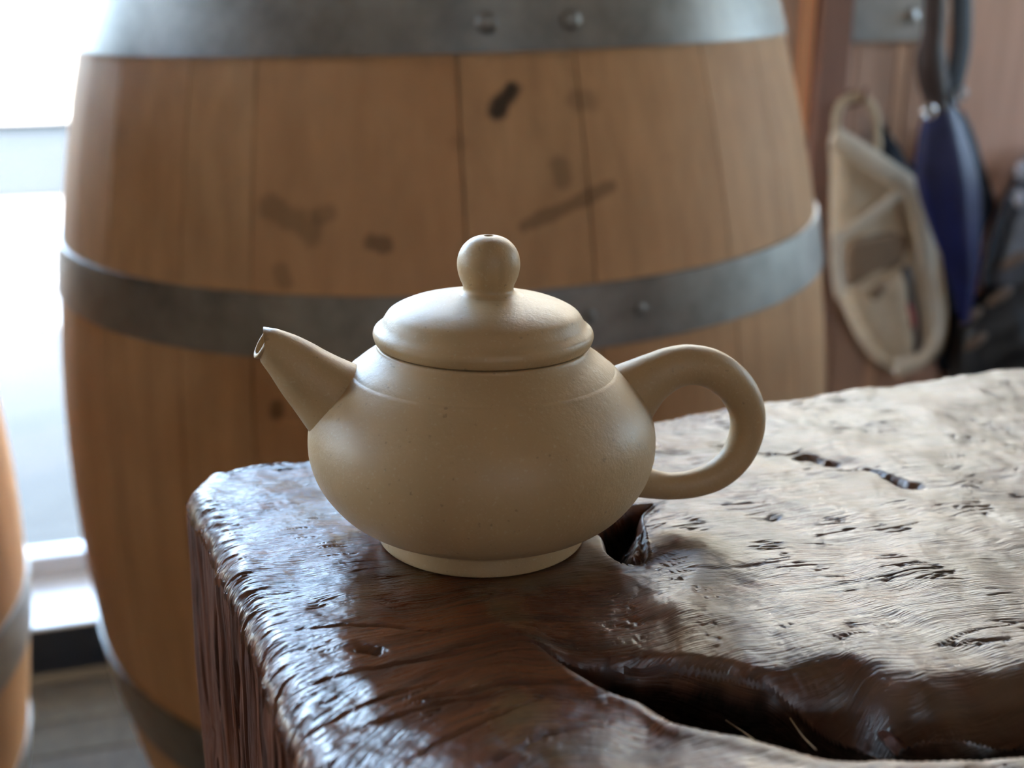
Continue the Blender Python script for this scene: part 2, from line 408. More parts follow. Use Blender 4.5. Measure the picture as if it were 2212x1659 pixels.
def window(name, s0, s1, z0, z1, mull):
    r = struct(empty(name, WALL_M)); fw = .035
    xs = [s0] + mull + [s1]
    box('rail', (s0, .150, z0), (s1, .195, z0 + fw), FRAMEW, r, bevel=.004)
    box('rail', (s0, .150, z1 - fw), (s1, .195, z1), FRAMEW, r, bevel=.004)
    for x in xs:
        h = fw / 2; box('stile', (min(max(x - h, s0), s1 - fw), .150, z0 + fw), (max(min(x + h, s1), s0 + fw), .195, z1 - fw), FRAMEW, r, bevel=.004)
    for a, c_ in zip(xs[:-1], xs[1:]):
        box('pane', (a + .008, .170, z0 + .02), (c_ - .008, .175, z1 - .02), GLASS, r)
window('window_1', -3.0, S1, Z1a, Z1b, [-2.0, -1.05])
window('window_2', S1 + .07, 3.3, Z2a + .005, Z2b, [1.1, 2.2])
w3 = struct(empty('fill_window_3'))  # unseen window behind the camera, added for soft frontal fill
for z_ in (RZ0, RZ1 - .05): box('rail', (RX0, -3.07, z_), (RX1, -3.03, z_ + .05), FRAMEW, w3, bevel=.004)  # frame and panes of the added fill window
xm = (RX0 + RX1) / 2
for x_ in (RX0, xm - .025, RX1 - .05): box('stile', (x_, -3.07, RZ0 + .05), (x_ + .05, -3.03, RZ1 - .05), FRAMEW, w3, bevel=.004)
for a, c_ in ((RX0 + .03, xm - .005), (xm + .005, RX1 - .03)): box('pane', (a, -3.052, RZ0 + .03), (c_, -3.047, RZ1 - .03), GLASS, w3)
ld = bpy.data.lights.new('window_light', 'AREA'); ld.shape = 'RECTANGLE'; ld.size = RX1 - RX0; ld.size_y = RZ1 - RZ0; ld.cycles.is_portal = True
lo = bpy.data.objects.new('window_light', ld); COL.objects.link(lo)
lo.matrix_world = Matrix.Translation((xm, -3.11, (RZ0 + RZ1) / 2)) @ Matrix.Rotation(math.radians(90), 4, 'X')
w4 = struct(empty('fill_window_4'))  # unseen window added to brighten the barrel's right side
for z_ in (QZ0, QZ1 - .05): box('rail', (QX + .03, QY0, z_), (QX + .07, QY1, z_ + .05), FRAMEW, w4, bevel=.004)  # frame and pane of the added fill window
for y_ in (QY0, QY1 - .05): box('stile', (QX + .03, y_, QZ0 + .05), (QX + .07, y_ + .05, QZ1 - .05), FRAMEW, w4, bevel=.004)
box('pane', (QX + .048, QY0 + .03, QZ0 + .03), (QX + .053, QY1 - .03, QZ1 - .03), GLASS, w4)
ld = bpy.data.lights.new('window_light', 'AREA'); ld.shape = 'RECTANGLE'; ld.size = QY1 - QY0; ld.size_y = QZ1 - QZ0; ld.cycles.is_portal = True
lo = bpy.data.objects.new('window_light', ld); COL.objects.link(lo)
lo.matrix_world = Matrix.Translation((QX + .11, (QY0 + QY1) / 2, (QZ0 + QZ1) / 2)) @ Matrix.Rotation(math.radians(-90), 4, 'Z') @ Matrix.Rotation(math.radians(-90), 4, 'X')
for nm, s0, s1, z0, z1 in (('window_light', -3.0, S1, Z1a, Z1b), ('window_light', S1 + .07, 3.3, Z2a, Z2b)):   # sampling portals in the openings
    ld = bpy.data.lights.new(nm, 'AREA'); ld.shape = 'RECTANGLE'; ld.size = s1 - s0; ld.size_y = z1 - z0; ld.cycles.is_portal = True
    lo = bpy.data.objects.new(nm, ld); COL.objects.link(lo)
    lo.matrix_world = WALL_M @ Matrix.Translation(((s0 + s1) / 2, .205, (z0 + z1) / 2)) @ Matrix.Rotation(math.radians(-90), 4, 'X')

# outdoors: paving, kerb, road with painted lines, low wall, sunlit house
GZ = -.09
pv = struct(box('ground_paving', (-14, .24, GZ - .1), (14, 2.35, GZ), PAVE, M=WALL_M))
rd = struct(box('ground_road', (-40, 2.5, GZ - .2), (40, 60, GZ - .06), ROAD, M=WALL_M))
kb = empty('kerb', WALL_M); tag(kb, 'bright white kerb edging the grey paving outside the window', 'kerb')
kbm = None
for i in range(-14, 14):
    if kbm is None: o = box('kerb_stone', (.004, 2.36, GZ - .16), (.996, 2.72, GZ + .02), KERBM, kb, bevel=.02); kbm = o.data
    else: o = bpy.data.objects.new('kerb_stone', kbm); COL.objects.link(o); o.parent = kb
    o.location.x = i
for i, (n0, n1) in enumerate(((3.35, 3.6), (4.3, 4.75))):
    o = struct(box('road_line', (-20, n0, GZ - .0605), (20, n1, GZ - .055), STRIPE, M=WALL_M))
lw = empty('low_wall', WALL_M); tag(lw, 'low pale blue wall across the road outside the window', 'wall')
lm_ = None
for i in range(-8, 6):
    if lm_ is None: o = box('block', (.005, 6.2, GZ - .06), (1.195, 6.5, GZ + .42), PALEBLUE, lw, bevel=.02); lm_ = o.data
    else: o = bpy.data.objects.new('block', lm_); COL.objects.link(o); o.parent = lw
    o.location.x = i * 1.2
box('coping', (-9.7, 6.15, GZ + .42), (7.3, 6.55, GZ + .47), KERBM, lw, bevel=.01)
hs = empty('house', WALL_M); tag(hs, 'sunlit cream house beyond the low wall outside', 'house')
box('wall', (-16, 13, GZ - .1), (-1.5, 17, 2.6), FACADE, hs)
box('roof', (-16.3, 12.7, 2.6), (-1.2, 17.3, 2.8), KERBM, hs, bevel=.03)
for x in (-14, -11, -8, -5.5, -3.2): box('window', (x, 12.95, 1.5), (x + 1.1, 13.02, 2.3), DARKGL, hs, bevel=.01)
BOUNCEF = plain('bounce_facade', (.43, .395, .315), .85, 0, 2, .05)  # tone chosen for the warm reflection on the slab
hs2 = empty('house', WALL_M); tag(hs2, 'unseen tall cream house added at the right for its warm bounce', 'house')
box('wall', (2.1, 9, GZ - .1), (15, 13, 7.4), BOUNCEF, hs2)  # out of view, added to throw warm light onto the table
for x in (3.0, 6.0, 9.0, 12.0):
    for z in (.8, 3.2): box('window', (x, 8.95, z), (x + 1.0, 9.02, z + 1.4), DARKGL, hs2, bevel=.01)  # windows of the added unseen house

# ------------------------------------------------------------------ barrels
def barrel_r(z): return .35 - .376 * z * z
ZB = .477                                              # half height
SEAMS = [-133.4, -119.2, -109.1, -84.2, -69.5, -49.5, -36, -19, -8, 9, 22, 41, 52, 70, 83, 101, 112, 130, 141, 160, 172, 190, 204, 216]
def make_barrel():
    root = empty('wine_barrel')
    zz = np.linspace(-ZB, ZB, 25)
    for i, a0 in enumerate(SEAMS):
        a1 = SEAMS[(i + 1) % len(SEAMS)]
        if a1 < a0: a1 += 360
        na = max(2, int((a1 - a0) / 4)); g = .11
        ang = np.radians(np.linspace(a0 + g, a1 - g, na + 1)); v = []; f = []
        for z in zz:
            r = barrel_r(z)
            for t in ang: v.append((r * math.cos(t), r * math.sin(t), z))
        for z in zz:
            r = barrel_r(z) - .024
            for t in (ang[0], ang[-1]): v.append((r * math.cos(t), r * math.sin(t), z))
        n = na + 1; B = len(zz) * n
        for k in range(len(zz) - 1):
            for j in range(na): f.append((k * n + j, k * n + j + 1, (k + 1) * n + j + 1, (k + 1) * n + j))
            f.append((B + k * 2, k * n, (k + 1) * n, B + k * 2 + 2)); f.append((k * n + na, B + k * 2 + 1, B + k * 2 + 3, (k + 1) * n + na))
            f.append((B + k * 2 + 1, B + k * 2, B + k * 2 + 2, B + k * 2 + 3))
        K = len(zz) - 1
        f.append((B, B + 1) + tuple(range(na, -1, -1))); f.append((B + 2 * K + 1, B + 2 * K) + tuple(range(K * n, K * n + n)))
        o = fix_normals(mesh_obj('stave', v, f, OAK, root, smooth=False))
        o.data.shade_smooth() if hasattr(o.data, 'shade_smooth') else None
        o.data.set_sharp_from_angle(angle=math.radians(40))
    for z in (ZB - .035, -ZB + .035):
        lathe('head', [(.001, z - .012), (barrel_r(ZB) - .022, z - .012), (barrel_r(ZB) - .022, z + .012), (.001, z + .012)], OAKHEAD, root, 64)
    def hoop(z0, z1, riv, seg=128):
        v = []; f = []; th = np.arange(seg) / seg * 2 * math.pi
        zs = np.linspace(z0, z1, 5)
        prof = [(barrel_r(z) + .0028, z) for z in zs] + [(barrel_r(z1) - .001, z1), (barrel_r(z0) - .001, z0)]
        np_ = len(prof)
        for r, z in prof:
            for t in th: v.append((r * math.cos(t), r * math.sin(t), z))
        for i in range(np_):
            for j in range(seg):
                a = i * seg + j; b_ = i * seg + (j + 1) % seg; i2 = (i + 1) % np_
                f.append((a, b_, i2 * seg + (j + 1) % seg, i2 * seg + j))
        o = fix_normals(mesh_obj('hoop', v, f, HOOP, root, smooth=False)); o.data.shade_smooth(); o.data.set_sharp_from_angle(angle=math.radians(50))
        for a, z, rr in riv:
            a = math.radians(a); r0 = barrel_r(z) + .0026
            R = Matrix.Rotation(a, 4, 'Z') @ Matrix.Translation((r0, 0, z)) @ Matrix.Rotation(math.pi / 2, 4, 'Y')
            q = lathe('rivet', [(rr, 0), (rr * .97, rr * .22), (rr * .8, rr * .46), (rr * .5, rr * .62), (rr * .15, rr * .68)], HOOP, o, 20); q.matrix_local = R
        return o
    hoop(.3956, .472, [(-80.4, .4126, .0070), (-69.8, .4126, .0070)])
    hoop(.2134, .2537, [(-70.8, .2347, .0042), (-64.5, .2345, .0042)])
    hoop(-.1495, -.0947, [(20, -.122, .005), (26, -.122, .005)])
    hoop(-.472, -.3956, [(10, -.42, .005), (18, -.42, .005)])
    hoop(-.30, -.262, [(60, -.28, .004)])
    return root
def barrel_place(o, x, y, rz, ta, tb):
    z = np.array([ta, tb, 1.0]); z /= np.linalg.norm(z); xx = np.cross([0, 1, 0], z); xx /= np.linalg.norm(xx); yy = np.cross(z, xx)
    M = Matrix([[xx[i], yy[i], z[i], (x, y, ZB + .0035 * 0)[i]] for i in range(3)] + [[0, 0, 0, 1]])
    o.matrix_world = M @ Matrix.Rotation(rz, 4, 'Z')
def copy_tree(o, parent=None):
    c = o.copy(); COL.objects.link(c)
    if parent: c.parent = parent; c.matrix_local = o.matrix_local.copy()
    for ch in list(o.children): copy_tree(ch, c)
    return c
br = make_barrel(); bpy.context.view_layer.update()
br2 = copy_tree(br)
barrel_place(br, -.0568, .9761, 0, -.0099, -.0288); br.location.z = EYE - .4017
barrel_place(br2, -.798, .795, math.radians(100), 0, 0)
tag(br, 'large oak wine barrel with grey steel hoops directly behind the teapot', 'barrel', 'wine barrels along the window')
tag(br2, 'oak barrel cut off by the left edge of the photo', 'barrel', 'wine barrels along the window')

# ------------------------------------------------------------------ slab table
tbl = empty('slab_table', TABLE_M); tag(tbl, 'thick varnished natural-edge wooden slab table with hollows under the teapot', 'table')
GAMMA = [(.62, .33), (.40, .235), (.26, .178), (.1905, .1487), (.13, .1231), (.0882, .1036), (.0505, .0843), (0, .0640), (-.0473, .0464), (-.0588, .0436), (-.0681, .0382), (-.0712, .0338),
         (-.0728, .0281), (-.0712, .0205), (-.0687, .0145), (-.0596, -.0032), (-.0508, -.0228), (-.0420, -.0412), (-.0354, -.0568), (-.0299, -.069), (-.0243, -.0837), (-.015, -.11), (0, -.16), (.01, -.25),
         (.05, -.33), (.3, -.36), (.6, -.3), (.7, 0)]
G = catmull(GAMMA, 40, True); CEN = np.array([.03, -.005])
NT, NR, NSK = 1600, 430, 40
ga = np.unwrap(np.arctan2(*(G - CEN).T[::-1])); gr = np.hypot(*(G - CEN).T)
full = abs(ga[-1] - ga[0]) + .003
# angular sampling: dense where the photo looks (left, back, right), sparse towards the near side
ta_ = np.linspace(0, 2 * math.pi, 4000, endpoint=False)
dens = 1.0 - .0 * np.exp(-(((ta_ - 1.70 * math.pi + math.pi) % (2 * math.pi) - math.pi) / .42) ** 2)
cum = np.concatenate([[0], np.cumsum(dens)]); cum /= cum[-1]
theta = np.interp(np.arange(NT) / NT, cum, np.concatenate([ta_, [2 * math.pi]]))
gam = np.mod(ga, 2 * math.pi); o_ = np.argsort(gam)
RB = np.interp(theta, np.concatenate([gam[o_] - 2 * math.pi, gam[o_], gam[o_] + 2 * math.pi]), np.tile(gr[o_], 3))
dirs = np.stack([np.cos(theta), np.sin(theta)], 1)
jag = fbm(theta * 26, theta * 0 + 3.3, 4) * .0007 + fbm(theta * 120, theta * 0 + 9.1, 2) * .00025
leftish = sstep(.3, .6, -dirs[:, 0]); RB = RB + jag * (.35 + leftish)
kk = np.arange(1, NR + 1) / NR
near = np.minimum(RB, .20)
rad = np.empty((NR, NT))
for i, t in enumerate(kk):
    e = 1 - (1 - t) ** 1.0
    long_ = np.where(t < .82, t / .82 * near * .97, near * .97 + (t - .82) / .18 * (RB - near * .97))
    short = np.where(t < .9, t / .9 * (RB - .0075), RB - .0075 * (1 - (t - .9) / .1) ** 1.6)
    wgt = sstep(.17, .23, RB); rad[i] = wgt * long_ + (1 - wgt) * short
XY = CEN + rad[..., None] * dirs[None]
P = XY.reshape(-1, 2); x, y = P[:, 0], P[:, 1]

NEAR_ = [(.0095, -.0462), (.0119, -.0482), (.0161, -.0551), (.0216, -.061), (.0274, -.0653), (.0302, -.0697), (.0324, -.0719), (.0387, -.0738), (.0455, -.0758), (.0522, -.0777), (.0606, -.0792), (.0693, -.0795), (.0768, -.0786), (.0848, -.0776), (.12, -.073), (.15, -.064)]
FAR_ = [(.0185, -.0482), (.0247, -.0484), (.0352, -.0483), (.0431, -.0504), (.0487, -.0533), (.0562, -.0554), (.0655, -.0583), (.0713, -.0635), (.0786, -.0645), (.0855, -.0622), (.0925, -.0608), (.12, -.055), (.15, -.052)]
HOLE = np.concatenate([catmull(NEAR_, 10), catmull(FAR_[::-1], 10)])
HOLE2 = catmull([(.0246, .004), (.0262, -.0021), (.0265, -.0088), (.0291, -.0145), (.0337, -.0152), (.0362, -.0099), (.0367, .0007), (.0375, .0106), (.041, .0172), (.036, .0165), (.030, .012)], 10, True)
a17 = math.radians(17); u0 = x * math.cos(a17) + y * math.sin(a17); v0 = -x * math.sin(a17) + y * math.cos(a17)
v1 = v0 + .0026 * fbm(x * 24 + 4, y * 24, 2) + .0007 * perlin(x * 90, y * 90)
def local_sdf(poly, pad):
    lo, hi = poly.min(0) - pad, poly.max(0) + pad; mk = ((P > lo) & (P < hi)).all(1)
    d = np.full(len(P), pad); i_ = np.zeros(len(P), bool)
    d[mk] = np.minimum(seg_dist(P[mk], poly, True), pad); i_[mk] = inside(P[mk], poly); return d, i_
dh, inh = local_sdf(HOLE, .045)
axis = np.array([(.005, -.042), (.03, -.056), (.06, -.068), (.15, -.06)])
ay = np.interp(x, axis[:, 0], axis[:, 1]); sgn = np.where(y > ay, 1.0, -1.0)
nf, nn_ = np.array(FAR_), np.array(NEAR_)
cf = -.2924 * x + .9563 * np.interp(x, nf[:, 0], nf[:, 1]); cn = -.2924 * x + .9563 * np.interp(x, nn_[:, 0], nn_[:, 1])
vh = np.where(sgn > 0, dh + cf, -dh + cn)
ra = np.hypot(x - .025, y + .10)                       # the arcs that sweep round in front of the pot
wa = (1 - sstep(.052, .080, ra)) * (1 - sstep(.03, .06, x))
vg = (1 - wa) * v1 + wa * (ra - .11 + (v1 - v0) * .6)
wgt = np.exp(-(dh / .014) ** 2) * sstep(.004, .03, x)
vg = (1 - wgt) * vg + wgt * (vh + (v1 - v0) * .5)
vg = np.where(inh, 3.2 * dh + .1 * cf + (v1 - v0) * .5, vg)
grain = fbm(vg * 520, u0 * 60, 4)
ridge = perlin(vg * 1050 + 9, u0 * 110)
crack = np.abs(fbm(vg * 260 + 31, u0 * 34 + 7, 3))
crk = -np.exp(-(crack / .06) ** 2) * sstep(.05, .5, perlin(x * 85 + 11, y * 85)) * 1.0
foot = 1 - .85 * (1 - sstep(.021, .033, np.hypot(x, y)))
amp = .6 + .5 * sstep(-.2, .5, perlin(x * 30 + 3, y * 30 + 8)) + .35 * sstep(.0, .08, x)
calm = 1 - inh * sstep(0, .002, dh) * .85
z = calm * foot * (.0010 * fbm(x * 34, y * 34 + 2, 3) + .000042 * amp * grain * (.5 + sstep(-.3, .5, perlin(x * 110, y * 110 + 5))) + .00004 * amp * ridge + .00011 * fbm(x * 210 + 1, y * 260, 3) + (.00030 + .0002 * sstep(.02, .06, x)) * crk)
z -= (1 - sstep(.021, .036, np.hypot(x, y))) * .00025
# rounded edge
db = np.full(len(P), .08)
m = (rad.reshape(-1) > (np.tile(RB, NR) - .07))
db[m] = seg_dist(P[m], CEN + RB[::2, None] * dirs[::2], True)
RE = .0052
q = np.clip(RE - db, 0, RE); edge = -(RE - np.sqrt(np.maximum(RE ** 2 - q ** 2, 0)))
edge -= .0006 * np.exp(-(db / .012)) 
z += edge + .0006 * fbm(theta[None].repeat(NR, 0).reshape(-1) * 60, rad.reshape(-1) * 150, 2) * np.exp(-(db / .006))
# the long hollow: crisp near lip, rolled far lip, shallower to the right
wid = .0085 + .0145 * sstep(.045, .075, x)
sd = np.where(inh, dh, -dh); soft = np.where(sgn > 0, .0016 + .0090 * sstep(.050, .068, x), .0003)
z -= .032 * sstep(0, 1, (sd + soft) / (wid + soft))
dout = np.where(inh, 0, dh); z -= np.where(inh, 1.0, sstep(-.002, .003, y - ay)) * sstep(0.0, .02, x) * ((.0014 + .0018 * sstep(.045, .065, x)) * np.exp(-dout / .0050) + .0012 * np.exp(-dout / .016))
z += (~inh) * (sgn < 0) * .0005 * np.exp(-((dh - .0016) / .0016) ** 2) * sstep(.0, .02, x)
z += inh * .0007 * fbm(x * 130, y * 130, 3) * sstep(0, .006, dh)
# the cavity by the foot with its splintered burr
d2, in2 = local_sdf(HOLE2, .02)
z -= in2 * .013 * sstep(0, 1, d2 / .0042)
z -= (~in2) * .0006 * np.exp(-d2 / .0016) * sstep(.026, .035, x)
bu = seg_dist(P, [(.0312, -.0148), (.0335, -.0075), (.0366, .004)], False)
ridge_z = -.0008 - 1.7 * bu - .003 * (1 - sstep(-.0145, -.009, y)) + .0009 * fbm(x * 420, y * 420, 3)
z = np.where(in2, np.maximum(z, ridge_z), z)
# crevices, dents
for pl, dp, wd in (([(.0835, .0505), (.0868, .0516), (.0895, .0500)], .0034, .0011), ([(.0995, .0432), (.1012, .0412), (.1030, .0390)], .0026, .0007), ([(.1030, .0378), (.1065, .0318), (.1090, .0308)], .0036, .0013),
                   ([(.0905, .0482), (.0935, .0462)], .0018, .0016), ([(.0940, .0420), (.0950, .0405)], .0012, .0007), ([(.040, -.0175), (.052, -.0165), (.066, -.0125)], .0003, .0005),
                   ([(-.0215, -.0500), (-.0165, -.0500)], .0016, .0012), ([(.0665, .0115), (.0690, .0100)], .0010, .0022), ([(-.010, -.0655), (.006, -.0600), (.016, -.0595)], .0006, .0004),
                   ([(-.018, -.0735), (-.004, -.0655), (.004, -.0632)], .0006, .0004), ([(-.033, -.0435), (-.018, -.0418), (-.006, -.0428)], .0006, .0004), ([(-.0294, -.0616), (-.0132, -.0541), (-.0014, -.0492)], .0006, .0004), ([(-.0092, -.0808), (-.0012, -.0738), (.0121, -.0633)], .0006, .0004), ([(.002, -.082), (.012, -.074), (.022, -.0705)], .0005, .0004), ([(-.026, -.075), (-.019, -.068), (-.006, -.0595)], .0005, .0004), ([(.055, -.028), (.075, -.022), (.095, -.018)], .00025, .0006)):
    dd = seg_dist(P, pl, False) + .00028 * fbm(x * 260, y * 260, 2)
    A_, B_ = np.array(pl[0]), np.array(pl[-1]); tq = np.clip(((P - A_) @ (B_ - A_)) / ((B_ - A_) @ (B_ - A_)), 0, 1)
    z -= dp * np.exp(-(np.maximum(dd, 0) / wd) ** 2) * (.25 + .75 * np.sqrt(4 * tq * (1 - tq)))
z -= .0013 * np.exp(-(np.hypot((x - .093) / 1.5, y - .0465) / .0055) ** 2)
z += .0012 * np.exp(-(np.hypot((x - .089) / 1.4, y - .040) / .006) ** 2)
z += .0014 * np.exp(-(np.hypot((x - .040) / 1.2, (y + .034)) / .007) ** 2)          # polished swell in front of the cavity
z = np.where(np.hypot(x, y) < .0236, np.minimum(z, -.00002), z)
# skirt: rough sawn side
zt = z.reshape(NR, NT)
ring = XY[-1]; tng = np.roll(ring, -1, 0) - np.roll(ring, 1, 0); nrm = np.stack([tng[:, 1], -tng[:, 0]], 1); nrm /= np.linalg.norm(nrm, axis=1)[:, None]
arcl = np.concatenate([[0], np.cumsum(np.linalg.norm(np.diff(ring, axis=0), axis=1))])
SK = []
for j in range(1, NSK + 1):
    h = (j / NSK) ** 1.5 * .125
    off = (.0008 * fbm(arcl * 70, h * 14 + arcl * 0 + 5, 3) + .00035 * fbm(arcl * 420, h * 22 + arcl * 0, 2)) * sstep(0, .006, h) - .05 * h * 0
    groove = np.abs(perlin(arcl * 110 + 3, h * 9 + arcl * 0)); off = off - .0009 * np.exp(-(groove / .05) ** 2) * sstep(.004, .02, h)
    SK.append(np.concatenate([ring + nrm * off[:, None], (zt[-1] - h)[:, None]], 1))
top = np.concatenate([XY, zt[..., None]], -1)
V = np.concatenate([[[CEN[0], CEN[1], float(zt[0].mean())]], top.reshape(-1, 3), np.array(SK).reshape(-1, 3)])
NROW = NR + NSK
idx = (1 + np.arange(NROW * NT)).reshape(NROW, NT); nx = np.roll(idx, -1, 1)
quads = np.stack([idx[:-1], idx[1:], nx[1:], nx[:-1]], -1).reshape(-1, 4)
tris = np.stack([np.zeros(NT, int), idx[0], nx[0]], -1)
me = bpy.data.meshes.new('tabletop')
nv, nq, ntz = len(V), len(quads), NT
me.vertices.add(nv); me.vertices.foreach_set('co', V.astype(np.float32).ravel())
loops = np.concatenate([quads.ravel(), tris.ravel(), idx[-1][::-1]])
tot = np.concatenate([np.full(nq, 4), np.full(ntz, 3), [NT]]); st = np.concatenate([[0], np.cumsum(tot)[:-1]])
me.loops.add(len(loops)); me.loops.foreach_set('vertex_index', loops.astype(np.int32))
me.polygons.add(len(tot)); me.polygons.foreach_set('loop_start', st.astype(np.int32)); me.polygons.foreach_set('loop_total', tot.astype(np.int32))
me.polygons.foreach_set('use_smooth', np.ones(len(tot), bool))
mi = np.zeros(len(tot), np.int32); mi[(NR + 1) * NT:nq] = 1; mi[-1] = 1
me.polygons.foreach_set('material_index', mi)
uvv = np.zeros((nv, 2), np.float32); uvv[1:1 + NR * NT, 0] = u0; uvv[1:1 + NR * NT, 1] = vg
uvv[1 + NR * NT:, 0] = np.tile(uvv[1 + (NR - 1) * NT:1 + NR * NT, 0], NSK); uvv[1 + NR * NT:, 1] = np.tile(uvv[1 + (NR - 1) * NT:1 + NR * NT, 1], NSK)
low_dark = np.zeros(nv, np.float32)                      # darker, less glossy colour low in the hollows
low_dark[1:1 + NR * NT] = np.maximum(inh * sstep(-.0030, -.0085, z + .0022 * fbm(x * 150, y * 150, 2)), in2 * sstep(-.0022, -.0060, z + .0016 * fbm(x * 400, y * 400, 2)))
at = me.attributes.new('low_dark', 'FLOAT', 'POINT'); at.data.foreach_set('value', low_dark)
uv = me.uv_layers.new(name='grain'); uv.data.foreach_set('uv', uvv[loops].ravel())
me.update(); me.validate()
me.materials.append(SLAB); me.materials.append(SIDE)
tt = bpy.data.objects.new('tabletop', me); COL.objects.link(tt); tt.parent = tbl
zb = -(EYE - .106) - 0.0
lathe('trunk_base', [(.20, -.762), (.19, -.70), (.17, -.5), (.17, -.3), (.20, -.126)], SIDE, tbl, 40).location = (.30, -.05, 0)

# ------------------------------------------------------------------ teapot
pot = empty('teapot', TABLE_M); tag(pot, 'small sand-coloured unglazed clay teapot with ball-knobbed lid on the slab table', 'teapot')
mm = lambda L: [(r / 1000, z_ / 1000) for r, z_ in L]
BODY = mm([(15, 1.2), (20.6, 1.0), (21.2, .15), (22.0, 0), (22.6, .2), (22.8, .7), (22.75, 1.8), (22.6, 3.0), (22.75, 4.0), (23.9, 5.0), (26.4, 6.0), (28.9, 7.2), (31.1, 8.9), (32.5, 10.4), (33.8, 12.1), (34.9, 13.8), (35.9, 15.8), (36.6, 18),
           (37.05, 20.2), (37.15, 22.4), (37.05, 24.4), (36.7, 26.4), (36.0, 28.4), (34.95, 30.4), (33.5, 32.4), (31.9, 34.2), (30.3, 35.8), (28.95, 37.15), (28.45, 37.65), (28.1, 37.9), (27.78, 38.08), (27.5, 38.35), (26.95, 38.85), (25.6, 39.9), (24.2, 40.9), (23.2, 41.8), (22.5, 42.6), (22.2, 43.15), (21.5, 43.3), (19.0, 43.3), (18.6, 42.6), (19, 40), (26, 37), (33, 30), (35, 22), (31, 10), (22, 5), (1, 4.5)])
def smoothprof(L, n=4): return catmull(L, n)
lathe('body', smoothprof(BODY, 4), CLAY, pot, 220)
LID = mm([(1, 41.9), (18.0, 41.9), (18.3, 43.1), (20.5, 43.45), (21.9, 43.5), (22.55, 43.9), (22.95, 44.8), (23.1, 45.6), (22.85, 46.5), (22.35, 47.0), (21.75, 47.45), (21.3, 47.9), (20.95, 48.45), (20.5, 49.2), (19.7, 50.2), (18.0, 51.2), (15.6, 52.15), (12.6, 52.9), (9.4, 53.45), (6.6, 53.8), (5.2, 54.0), (4.0, 54.05), (.5, 54.05)])
lid = lathe('lid', smoothprof(LID, 4), CLAY, pot, 220)
KNOB = mm([(.5, 53.0), (7.2, 53.1), (5.9, 53.75), (5.1, 54.1), (4.65, 54.55), (4.5, 55.1), (4.65, 55.9), (5.05, 56.9), (5.4, 58.2), (5.62, 59.8), (5.52, 61.3), (5.15, 62.7), (4.45, 64.0), (3.4, 65.1), (2.2, 65.75), (1.35, 65.95), (1.05, 65.85), (.95, 65.3), (.95, 61.5), (.2, 61.3)])
KNOB = [(r * (1.16 if r > .0015 else 1), z_) for r, z_ in KNOB]
lathe('knob', smoothprof(KNOB, 4), CLAY, lid, 96).location = (.0009, 0, 0)
U3 = np.array([math.cos(PSI), math.sin(PSI), 0])
def pot_path(px):
    out = []; rr = []
    for X, Y, wpx in px:
        a, zz_, dep = on_pot(X, Y); out.append(U3 * a + np.array([0, 0, zz_])); rr.append(wpx / 2 * dep / F_PX)
    return np.array(out), np.array(rr)
NV = (-math.sin(PSI), math.cos(PSI), 0)
hp, hr = pot_path([(1330, 880, 190), (1358, 853, 150), (1392, 827, 119), (1418, 811, 104), (1450, 796, 94.5), (1492, 788, 88), (1542, 799, 85), (1587, 834, 82), (1612, 882, 78), (1613, 933, 74), (1592, 984, 70), (1551, 1024, 66), (1500, 1044, 61), (1450, 1050, 59), (1412, 1046, 63), (1385, 1040, 70), (1355, 1030, 84)])
hp = catmull(hp, 8); hr = catmull(hr[:, None], 8)[:, 0]
sweep('handle', hp, hr, CLAY, pot, 40, NV, .96)
# spout: outer tube, rounded lip, bore
sp, sr = pot_path([(800, 915, 250), (762, 888, 214), (726, 862, 182), (690, 833, 154), (664, 811, 137), (640, 789, 121.5), (620, 772, 107), (600, 757, 93), (584, 746, 80), (574, 741, 71)])
sp = catmull(sp, 6); sr = catmull(sr[:, None], 6)[:, 0]
a0, z0_, dep = on_pot(563.5, 742); tip = U3 * a0 + np.array([0, 0, z0_]); ax_ = sp[-1] - sp[-2]; ax_ /= np.linalg.norm(ax_); pxm = dep / F_PX
ax2 = ax_ + .15 * np.array([math.sin(PSI), -math.cos(PSI), 0]) + np.array([0, 0, .05]); ax2 /= np.linalg.norm(ax2)
lp = [tip - ax2 * 1.5 * pxm, tip, tip + ax2 * .6 * pxm, tip - ax2 * .5 * pxm, tip - ax2 * 6 * pxm, tip - ax_ * 40 * pxm]
lr = np.array([34.5, 32.5, 28.5, 25.5, 24, 22]) * pxm
def tube_fixed(name, P_, R_, axis_last, mat, parent, seg=56):
    n = len(P_); T = np.gradient(P_, axis=0); v = []; f = []; up = np.array(NV)
    for i in range(n):
        t = T[i] / np.linalg.norm(T[i])
        if i >= axis_last: t = ax2
        B = up - (up @ t) * t; B /= np.linalg.norm(B); N = np.cross(t, B)
        for k in range(seg):
            a = 2 * math.pi * k / seg; v.append(P_[i] + R_[i] * (math.cos(a) * N + .97 * math.sin(a) * B))
    for i in range(n - 1):
        for k in range(seg):
            a = i * seg + k; c_ = i * seg + (k + 1) % seg; f.append((a, c_, c_ + seg, a + seg))
    f.append(tuple(range((n - 1) * seg, n * seg)))
    return fix_normals(mesh_obj(name, v, f, mat, parent))
tube_fixed('spout', np.concatenate([sp, lp]), np.concatenate([sr, lr]), len(sp), CLAY, pot)

